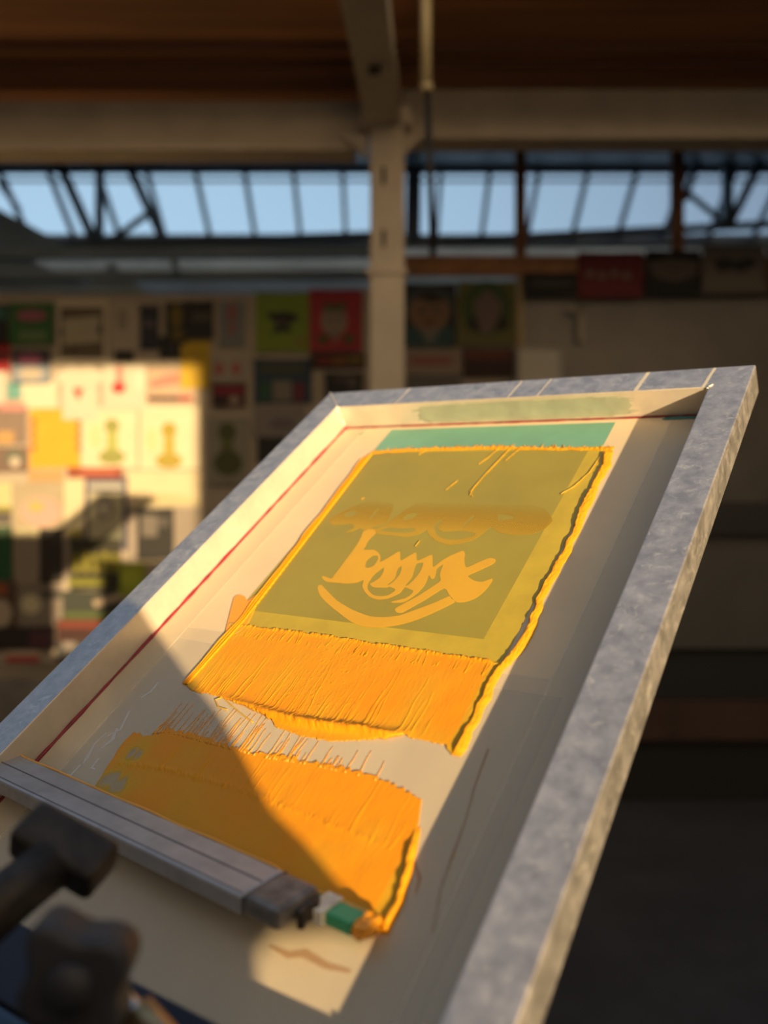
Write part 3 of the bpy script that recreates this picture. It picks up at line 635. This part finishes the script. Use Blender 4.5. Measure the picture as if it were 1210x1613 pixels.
bm=bmesh.new(); bar(bm,at(604,190,zb-.2)-ob.location+Vector((0,0,.05)),at(563,-60,2.75)-ob.location+Vector((0,0,.05)),.165,.12); obj('beam_body',bm,M['cream'],ob,bevel=.006)
bm=bmesh.new(); c=at(588,98,3.45)-ob.location; bar(bm,c+Vector((-.02,0,-.03)),c+Vector((.03,0,-.03)),.03,.03); obj('hook',bm,M['iron'],ob)
pp=empty('pipe', Vector((.215,3.3,2.3)), 'thin conduit pipe hanging from the ceiling just right of the column', 'pipe'); 
bm=bmesh.new(); tube(bm,[Vector((wx(671,3.3),3.3,zc+.12))-pp.location,Vector((wx(671,3.3),3.3,hz(140,3.3)))-pp.location],.023,14); obj('pipe_upper',bm,M['pipe'],pp,smooth=True)
bm=bmesh.new(); tube(bm,[Vector((wx(673,3.3),3.3,hz(140,3.3)))-pp.location,Vector((wx(682,3.3),3.3,hz(402,3.3)))-pp.location],.013,14); obj('pipe_lower',bm,M['black'],pp,smooth=True)
bm=bmesh.new(); tube(bm,[Vector((wx(672,3.3),3.3,hz(146,3.3)))-pp.location,Vector((wx(672,3.3),3.3,hz(134,3.3)))-pp.location],.026,14); obj('pipe_coupling',bm,M['pipe'],pp,smooth=True)
# timber posts and rail on the right
def post(x,w,y0,y1,label):
    bm=bmesh.new(); l=Vector((wx(x,ZW),ZW+.05,hz(y1,ZW))); box(bm,(-w/2,-.03,0),(w/2,.03,hz(y0,ZW)-l.z)); o=obj('timber_post',bm,M['post'],bevel=.003); o.location=l
    tag(o,label,'post','timber posts in front of the skylight')
post(822,.070,200,431,'brown timber post left of the two crossing the skylight'); post(1071,.076,200,431,'brown timber post right of the two crossing the skylight')
bm=bmesh.new(); box(bm,(0,0,0),(XR-.02-wx(637,ZW),.05,hz(406,ZW)-hz(436,ZW))); o=obj('timber_rail',bm,M['post'],bevel=.003); o.location=(wx(637,ZW),ZW-.055,hz(436,ZW)); tag(o,'brown timber rail along the top of the right wall','rail')
bm=bmesh.new(); box(bm,(0,0,0),(.04,.03,hz(438,ZW))); o=obj('timber_upright',bm,mat('pale_timber',(.30,.23,.12),.7),bevel=.002); o.location=(wx(814,ZW),ZW-.032,0); tag(o,'pale timber upright between posters and dark panel','post')
# roof trusses in front of the skylight
def truss(segs,z,label):
    t=empty('roof_truss', at(segs[0][0],segs[0][1],z), label,'truss','steel trusses under the skylight')
    for x0_,y0_,x1_,y1_,w in segs:
        bm=bmesh.new(); bar(bm,at(x0_,y0_,z)-t.location,at(x1_,y1_,z)-t.location,w,w); obj('truss_member',bm,M['steel'],t)
truss([(92,255,152,388,.07),(158,255,156,388,.06),(200,255,262,388,.07),(240,332,160,390,.04),(-60,392,585,372,.06),(0,290,30,330,.04)],6.85,'steel truss with crossed struts at the left of the skylight')
truss([(1105,240,1078,315,.05),(1146,240,1146,350,.07),(1206,240,1150,352,.06),(1078,300,1140,350,.035),(640,383,1240,352,.05),(652,262,650,372,.12)],6.75,'steel truss with crossed struts at the right of the skylight')
# grey-blue roof sheet low at the left, and ducts under the skylight
def panel(pts,z,m,name,label,cat,th_=.03):
    o=empty(name,at(*pts[0],z),label,cat); bm=bmesh.new(); prism(bm,pts,z,z+th_,lambda a,b,d: Vector((wx(a,z),d,hz(b,z)))-o.location); obj('sheet',bm,m,o); return o
panel([(-60,310),(0,330),(60,362),(108,388),(-60,392)],6.6,M['bluegrey'],'roof_panel','grey blue triangular roof sheet at the far left','panel')
panel([(-60,402),(40,404),(110,440),(200,468),(-60,468)],6.4,M['bluegrey'],'roof_panel','lower sloping grey blue sheet above the left wall','panel')
panel([(150,440),(175,412),(240,468),(120,468)],6.3,M['bluegrey'],'roof_panel','small pointed blue sheet above the shirt wall','panel')
for (a,b,c_,d_,lab) in ((-680,395,584,407,'upper grey duct below the skylight'),(-680,430,584,442,'lower grey duct above the green poster')):
    o=panel([(a,b),(c_,b-6),(c_,d_-6),(a,d_)],6.2,M['bluegrey'],'duct',lab,'duct',.1)
o=panel([(265,405),(275,402),(284,432),(276,434)],6.1,mat('pale_blue',(.3,.4,.48),.5),'roof_bracket','pale blue bracket below the skylight','bracket',.04)

# ------------------------------------------------------------------ shirts and posters on the wall (blurred)
PM={}
def pm(c):
    k=tuple(round(x*.53,3) for x in c)
    if k not in PM: PM[k]=mat('print_%d'%len(PM),k,.75,0,var=.05,vscale=8)
    return PM[k]
def lin(r,g,b): return tuple(((v/255)/12.92 if v<=10 else ((v/255+.055)/1.055)**2.4) for v in (r,g,b))
def ell(cx,cy,rx,ry,n=24): return [(cx+rx*math.cos(2*math.pi*k/n),cy+ry*math.sin(2*math.pi*k/n)) for k in range(n)]
def rc(a,b,c,d): return [(a,b),(c,b),(c,d),(a,d)]
LAY=[0]
def poster(x0,y0,x1,y1,color,prints,label,cat='shirt',name='hanging_shirt',shape='rect',z=None,group='shirts and prints on the left wall'):
    LAY[0]=(LAY[0]+1)%4
    yw=(z or ZW)-.004-.009*(1+LAY[0]); 
    o=empty(name, Vector((wx((x0+x1)/2,ZW),yw,hz(y1,ZW))), label, cat, group)
    w=x1-x0; h=y1-y0
    if shape=='shirt': out=[(x0+w*.32,y0),(x0+w*.42,y0+h*.05),(x0+w*.58,y0+h*.05),(x0+w*.68,y0),(x1,y0+h*.16),(x1-w*.04,y0+h*.36),(x1-w*.14,y0+h*.34),(x1-w*.12,y1),(x0+w*.12,y1),(x0+w*.14,y0+h*.34),(x0+w*.04,y0+h*.36),(x0,y0+h*.16)]
    else: out=[(x0+1,y0),(x0+w*.5,y0+1),(x1-1,y0),(x1,y0+2),(x1-.5,y0+h*.5),(x1,y1-1),(x0+w*.6,y1-1),(x0,y1),(x0+.6,y0+h*.5),(x0,y0+2)]
    bm=bmesh.new(); prism(bm,out,0,.004,lambda a,b,d:Vector((wx(a,ZW),yw+d,hz(b,ZW)))-o.location); obj('cloth' if cat=='shirt' else 'sheet',bm,pm(color),o)
    for j,(pts,c) in enumerate(prints):
        bm=bmesh.new(); prism(bm,pts,-.0008*(j+1)-.0004,0,lambda a,b,d:Vector((wx(a,ZW),yw+d,hz(b,ZW)))-o.location); obj('print',bm,pm(c),o)
    return o
CR=(.75,.68,.52); WH=(.72,.69,.60); BK=(.02,.02,.02); GR=(.03,.16,.04); PK=(.45,.13,.20)
poster(-20,480,16,545,BK,[(rc(-5,485,14,505),(.05,.18,.16))],'black shirt with teal print at the far left edge')
poster(18,478,88,545,GR,[(ell(53,499,24,9),PK),(rc(32,522,76,540),(.16,.26,.10))],'dark green shirt with pink oval print')
poster(94,472,174,572,CR,[(rc(99,486,166,566),(.18,.14,.09)),([(103,505),(160,500),(162,540),(104,545)],(.55,.50,.36)),(ell(101,526,4,6),(.07,.05,.03)),(ell(161,522,5,7),(.07,.05,.03)),(ell(120,551,5,3),(.07,.05,.03))],'cream shirt with large brown picture print')
poster(173,474,218,578,(.60,.52,.42),[(ell(194,505,9,18),(.40,.35,.27))],'tan shirt with faint oval print')
poster(222,482,252,552,(.03,.035,.06),[(rc(226,505,248,517),(.13,.12,.13))],'dark navy shirt with grey chest band')
poster(262,478,294,545,BK,[(ell(280,500,10,18),(.22,.16,.02)),(rc(272,520,292,538),(.17,.12,.02))],'black shirt with dull yellow print')
poster(293,476,338,537,BK,[(rc(305,495,334,508),(.10,.09,.07))],'black shirt with thin grey print band')
poster(252,530,285,566,BK,[(ell(272,547,8,8),(.07,.06,.08))],'small black shirt hanging under the yellow printed one')
poster(346,474,387,548,(.26,.27,.28),[(ell(366,494,7,16),(.38,.14,.10)),(ell(367,520,6,8),(.38,.14,.10))],'grey blue shirt with red figure print')
poster(404,462,488,556,(.25,.36,.03),[([(420,490),(432,495),(448,492),(470,496),(468,508),(455,512),(462,526),(446,524),(428,528),(436,512),(424,502)],(.02,.025,.02)),(ell(444,510,5,4),(.22,.15,.10)),(rc(467,535,480,545),(.35,.18,.04))],'lime green poster with black motif','poster','wall_poster')
poster(488,458,571,556,(.48,.03,.05),[(ell(527,508,21,23),(.42,.32,.25)),([(505,490),(518,478),(527,484),(540,477),(550,488),(530,494)],(.10,.13,.04)),(ell(510,536,9,7),(.04,.12,.03)),(ell(550,536,9,7),(.04,.12,.03)),(ell(520,504,4,3),(.15,.08,.06)),(ell(536,504,4,3),(.15,.08,.06)),([(518,522),(537,522),(530,544)],(.35,.28,.22))],'red poster with pale round face','poster','wall_poster')
poster(572,456,592,600,(.60,.53,.42),[],'plain cream cloth behind the column')
poster(-20,538,18,590,(.50,.02,.03),[(rc(-4,555,12,568),(.18,.04,.03))],'bright red shirt at the left edge')
poster(22,552,82,606,(.04,.045,.07),[(ell(50,567,20,9),(.42,.12,.22)),(rc(24,577,80,603),(.30,.36,.45)),(ell(52,590,19,9),(.62,.54,.42))],'navy shirt with pink oval and pale blue lower print')
poster(-20,586,14,640,WH,[],'white shirt below the bright red one')
poster(12,602,38,630,(.18,.45,.42),[],'small teal print square','poster','wall_poster')
poster(36,600,92,645,(.85,.80,.62),[],'plain white shirt under the navy one')
poster(92,576,166,662,(.80,.73,.60),[([(118,614),(122,611),(126,614),(130,611),(134,614),(126,632)],(.75,.05,.02))],'white shirt with small red heart','shirt','hanging_shirt','shirt')
poster(165,576,233,648,(.78,.73,.60),[(ell(190,612,11,9),(.72,.03,.04)),(rc(186,578,197,604),(.65,.30,.25)),(rc(184,554,214,572),(.03,.025,.02)),(ell(223,600,8,16),(.86,.84,.70))],'white shirt with red pendant print','shirt')
poster(232,580,310,636,(.70,.50,.36),[([(236,600),(262,592),(285,588),(306,582),(306,604),(276,606),(240,612)],(.72,.28,.22)),(rc(234,624,300,632),(.08,.05,.05)),(ell(292,628,12,4),(.40,.03,.05))],'beige shirt with slanted red lettering print')
poster(286,538,332,613,(.70,.48,.02),[([(290,560),(320,555),(322,600),(300,606)],(.60,.40,.02))],'bright yellow shirt half in sunlight')
poster(335,562,391,604,(.50,.44,.37),[(ell(347,582,7,10),(.50,.12,.10)),(ell(373,582,7,10),(.50,.12,.10))],'cream print with two red figures','poster','wall_poster')
poster(336,606,389,642,(.08,.01,.02),[(rc(340,610,386,622),(.32,.02,.05)),(ell(371,632,9,7),(.45,.35,.28)),(ell(350,634,7,6),BK)],'black and crimson print below the two red figures','poster','wall_poster')
poster(400,565,492,637,(.025,.06,.10),[(rc(410,573,480,588),(.08,.09,.06)),(rc(412,604,424,632),(.02,.14,.05)),(rc(430,600,460,632),(.26,.24,.20)),(rc(464,604,478,632),(.22,.02,.05))],'dark blue shirt with green, white and red blocks')
poster(489,558,576,582,(.04,.01,.01),[(rc(500,565,522,573),(.35,.04,.02)),(rc(524,565,546,573),(.42,.15,.02)),(rc(550,564,570,572),(.32,.22,.02))],'black banner with red, orange and yellow blocks','poster','wall_poster')
poster(512,588,573,640,BK,[(ell(542,598,17,6),(.10,.08,.07)),(ell(556,604,8,8),(.16,.14,.12))],'black shirt under the banner next to the column')
poster(-20,640,46,700,(.30,.22,.18),[(rc(4,636,44,648),(.75,.32,.30)),(rc(0,680,26,700),(.62,.38,.15))],'dull brown shirt with pink strip at the left edge')
poster(48,644,127,738,(.92,.48,.03),[(ell(52+ (k%2)*72+2,664+(k//2)*14,5,4),(.72,.10,.06)) for k in range(8)],'orange patterned print with red marks on its edges','poster','wall_poster')
for cx_,cy_,wd,c1,c2,lab,bx in ((178,688,85,(.36,.38,.10),(.50,.55,.15),'white print with green seated figure, left of the pair',(130,642,218,738)),(268,694,90,(.48,.38,.05),(.55,.45,.08),'white print with mustard figure, right of the pair',(222,640,316,740))):
    poster(*bx,(.88,.80,.58),[(ell(cx_,cy_-16,12,12),c1),([(cx_-7,cy_-8),(cx_+8,cy_-8),(cx_+10,cy_+20),(cx_-9,cy_+20)],c2),(ell(cx_,cy_+32,21,12),c1),(ell(cx_-26,cy_,10,20),(.78,.74,.42))],lab,'poster','wall_poster')
poster(330,658,392,764,(.36,.34,.27),[(ell(360,682,14,16),(.10,.12,.03)),(ell(360,704,10,14),(.16,.18,.05)),(ell(361,730,23,20),(.09,.11,.03))],'grey print with dark green figure in shade','poster','wall_poster')
poster(398,640,482,690,(.32,.29,.27),[(ell(445,668,22,10),(.20,.17,.19))],'plain grey shirt above the frame corner')
poster(406,688,450,730,BK,[],'black shirt partly behind the frame')
poster(-10,704,48,745,(.22,.15,.12),[(ell(26,722,14,12),(.14,.18,.13)),(ell(27,728,8,8),(.7,.6,.5))],'dark brown shirt with pale figure')
poster(48,740,104,760,(.60,.40,.18),[],'tan strip of cloth below the orange print','poster','wall_poster')
poster(-20,760,20,826,(.70,.66,.36),[(rc(-10,798,20,806),(.30,.28,.04)),(rc(-20,806,22,826),(.12,.11,.10))],'pale yellow shirt with olive hem at the left edge')
poster(20,760,104,848,(.50,.43,.30),[(ell(67,806,32,23),(.78,.45,.40)),(ell(59,798,12,8),(.85,.52,.15)),(rc(28,832,64,846),(.70,.65,.42))],'tan shirt with large pink oval print')
poster(104,752,136,840,(.82,.74,.50),[(rc(112,834,132,844),(.45,.40,.05))],'narrow cream cloth left of the blue framed print')
poster(110,736,196,754,(.35,.08,.04),[(rc(130,740,186,750),(.55,.14,.08))],'dark red banner strip','poster','wall_poster')
poster(134,752,202,868,(.08,.08,.16),[(rc(140,760,196,770),(.55,.55,.50)),(rc(141,775,195,858),(.66,.62,.42)),([(178,858),(195,830),(195,858)],(.15,.17,.12)),(ell(166,800,15,19),(.36,.34,.30)),(ell(168,805,6,8),(.80,.75,.60)),([(165,842),(192,830),(192,856),(160,856)],(.25,.26,.18))],'poster framed in dark blue with a cream centre','poster','wall_poster')  # dark lower right triangle is cast shade painted in as a print
poster(202,742,316,796,(.86,.74,.50),[([(232,784),(262,776),(300,782),(316,790),(316,796),(225,796)],(.70,.62,.36))],'wide plain cream print below the mustard figure','poster','wall_poster')
poster(218,800,276,882,BK,[(rc(226,812,250,845),(.20,.18,.16)),(rc(250,815,268,830),(.10,.09,.09))],'black print with grey blocks below the cream one','poster','wall_poster')
poster(276,800,330,880,(.36,.31,.26),[],'plain tan cloth beside the frame rail')
poster(200,800,220,880,(.40,.35,.30),[],'narrow grey cloth beside the blue framed poster')
poster(-20,828,22,915,(.01,.10,.03),[(rc(-20,832,20,846),(.06,.12,.06))],'dark green shirt low at the left edge')
poster(26,844,68,925,(.34,.28,.22),[(rc(26,838,64,848),(.75,.70,.45))],'taupe shirt with pale collar')
poster(66,832,103,918,(.025,.022,.02),[],'plain black shirt beside the taupe one')
poster(98,842,114,912,(.34,.29,.25),[],'thin grey cloth beside the plain black shirt')
poster(112,848,192,930,(.03,.03,.015),[(rc(118+k*15,872-(k%2)*3,127+k*15,902),(.30,.28,.02)) for k in range(5)]+[(rc(110,912,168,922),(.26,.27,.02))],'black shirt with olive yellow block lettering')
poster(190,886,232,938,(.38,.46,.03),[(ell(208,910,14,14),(.52,.62,.05))],'lime green shirt beside the black one')
poster(-20,915,30,985,(.10,.05,.03),[(rc(-10,918,14,935),(.36,.09,.02)),(ell(6,965,17,22),(.52,.44,.34))],'dark shirt with rust patch and tan print')
poster(30,920,100,988,(.30,.26,.22),[(ell(50,952,16,15),(.74,.68,.46)),(rc(66,930,98,942),(.06,.06,.05))],'grey shirt with round cream print')
poster(100,930,196,978,(.04,.05,.04),[(rc(104,964,186,973),(.10,.14,.03)),([(148,946),(190,934),(198,942),(152,956)],(.55,.44,.33))],'black shirt with olive stripe and slanting tan tag')
poster(92,975,184,1010,(.05,.012,.01),[(rc(94,977,176,988),(.22,.04,.02))],'dark shirt with rust red stripe')
poster(-20,985,92,1022,(.02,.012,.015),[(rc(50,992,84,1020),(.10,.03,.05))],'black shirt with maroon patch near the floor')
poster(90,1008,150,1060,(.05,.05,.055),[(rc(100,1008,120,1022),(.30,.27,.25))],'dark grey cloth low beside the frame rail')
poster(12,1012,64,1084,(.66,.58,.46),[(rc(12,1032,64,1044),(.60,.05,.06))],'white cloth with a red stripe hanging lowest')
# right wall posters
RG='prints on the right wall'
poster(631,448,718,548,(.012,.014,.02),[(ell(675,482,40,30),(.05,.075,.09)),([(640,552-4),(636,520),(655,512),(700,512),(716,520),(714,548)],(.02,.075,.09)),(ell(676,494,32,31),(.26,.15,.09)),([(650,472),(676,458),(704,474),(690,476),(678,480),(668,474)],(.02,.02,.02)),([(660,520),(694,520),(677,548)],(.20,.19,.16)),(ell(665,491,6,6),(.13,.10,.07)),(ell(688,491,6,6),(.13,.10,.07)),(ell(677,509,9,4),(.16,.05,.04))],'dark portrait poster of a round face in teal coat','poster','wall_poster',group=RG)
poster(720,446,812,546,(.16,.15,.04),[(ell(766,488,39,43),(.05,.10,.02)),(ell(748,512,14,12),(.015,.02,.01)),(ell(788,512,13,12),(.015,.02,.01)),([(744,480),(756,468),(766,458),(778,468),(790,482),(784,505),(772,528),(758,528),(750,505)],(.20,.14,.12))],'green portrait poster of a pale narrow face','poster','wall_poster',group=RG)
poster(633,551,727,588,(.34,.27,.23),[(rc(646,563,712,575),(.32,.10,.08))],'pale banner with red lettering under the round faced poster','poster','wall_poster',group=RG)
poster(640,590,726,660,(.15,.14,.125),[],'plain grey cloth under the pale banner',group=RG)
poster(728,550,808,596,(.03,.008,.005),[(rc(732,553,804,568),(.14,.03,.015))],'black poster with dark red strip','poster','wall_poster',group=RG)
ZP=ZW-.06
poster(822,436,905,471,(.008,.008,.008),[(rc(834,448,896,458),(.07,.07,.065))],'black banner with faint grey lettering','poster','wall_poster',z=ZP,group=RG)
poster(906,402,1008,474,(.22,.02,.03),[(ell(925+k*19,436+(k%2)*3,7,6),(.30,.20,.18)) for k in range(4)],'dark red banner with four pale marks','poster','wall_poster',z=ZP,group=RG)
poster(1010,400,1097,470,(.010,.010,.010),[([(1014,420),(1050,412),(1095,418),(1088,440),(1056,450),(1025,442)],(.16,.13,.11))],'black banner with broad pale arc','poster','wall_poster',z=ZP,group=RG)
poster(1098,392,1196,468,(.24,.21,.18),[([(1112,420),(1130,412),(1150,418),(1170,412),(1186,420),(1172,430),(1156,436),(1145,430),(1126,436)],(.03,.03,.03))],'pale banner with dark ragged lettering','poster','wall_poster',z=ZP,group=RG)
poster(1197,395,1260,465,(.20,.11,.05),[],'brown board at the right edge beside the pale banner','poster','wall_poster',z=ZP,group=RG)
# things by the dark panel
bm=bmesh.new(); l=Vector((wx(918,ZW-.1),ZW-.02,hz(536,ZW-.1))); box(bm,(-.022,-.03,0),(.022,0,.23)); box(bm,(-.09,-.03,.19),(.022,0,.225)); o=obj('wall_bracket',bm,mat('pale_bracket',(.27,.25,.20),.6),bevel=.004); o.location=l; tag(o,'pale angled bracket on the dark panel','bracket')
bm=bmesh.new(); l=Vector((wx(850,ZW-.1),ZW-.10,0)); box(bm,(-.15,-.0,.0),(.16,.085,hz(545,ZW-.1))); o=obj('reflection_slab',bm,mat('reflection_grey',(.30,.29,.26),.45),bevel=.03); o.location=l; tag(o,'tall light grey cupboard that paints in a bright reflection behind the frame','slab')  # pale colour stands in for a bright reflection on the dark panel
bn=empty('work_cabinet', Vector((3.0,3.9,0)), 'low grey work cabinet with black top, behind the frame at right','cabinet')
zc2=3.9
part_box('worktop',bn,M['black'],(wx(960,zc2),3.85,hz(842,zc2)),(4.6,4.7,hz(790,zc2)),.004)
part_box('main_body',bn,M['cab'],(wx(975,zc2),3.90,hz(1022,zc2)),(4.6,4.68,hz(842,zc2)),.004)
part_box('plinth',bn,M['black'],(wx(985,zc2),3.95,0),(4.6,4.66,hz(1022,zc2)),.004)
part_box('lower_board',bn,M['brown'],(wx(960,zc2),3.88,hz(1165,zc2)),(4.6,3.94,hz(1104,zc2)),.003,'dark brown lower board')
bm=bmesh.new(); box(bm,(0,0,0),(2.2,.5,.42)); o=obj('floor_bench',bm,mat('bench_grey',(.12,.11,.10),.7,var=.2,vscale=5),bevel=.01); o.location=(-3.6,4.75,0); tag(o,'low grey bench along the foot of the shirt wall','bench')

# ------------------------------------------------------------------ light: low sun and open sky
sd=bpy.data.lights.new('sun','SUN'); so=bpy.data.objects.new('sun',sd); COL.objects.link(so)
sd.energy=10; sd.color=(1,.70,.365); sd.angle=math.radians(.55)
so.rotation_euler=SUN.to_track_quat('-Z','Y').to_euler(); so.location=(3,-3,3)
w=bpy.data.worlds.new('sky'); SC.world=w; w.use_nodes=True; nt=w.node_tree; N=nt.nodes; Lk=nt.links
bg=N['Background']; tc=N.new('ShaderNodeTexCoord'); dp=N.new('ShaderNodeVectorMath'); dp.operation='DOT_PRODUCT'
Lk.new(tc.outputs['Generated'],dp.inputs[0]); dp.inputs[1].default_value=tuple(-SUN)
r=N.new('ShaderNodeValToRGB'); e=r.color_ramp.elements
mr=N.new('ShaderNodeMapRange'); mr.inputs[1].default_value=-1; mr.inputs[2].default_value=1; Lk.new(dp.outputs['Value'],mr.inputs[0]); Lk.new(mr.outputs[0],r.inputs[0])
e[0].position=0; e[0].color=(.56,.85,1.12,1); e[1].position=1; e[1].color=(3.2,2.1,1.1,1)
x=e.new(.20); x.color=(.26,.36,.50,1); x=e.new(.50); x.color=(.145,.185,.27,1); x=e.new(.72); x.color=(.24,.24,.25,1); x=e.new(.86); x.color=(1.0,.78,.52,1)
Lk.new(r.outputs[0],bg.inputs[0]); bg.inputs[1].default_value=1.0
SC.view_settings.view_transform='Standard'; SC.view_settings.look='None'; SC.view_settings.gamma=1; SC.view_settings.exposure=0
SC.view_settings.use_curve_mapping=False
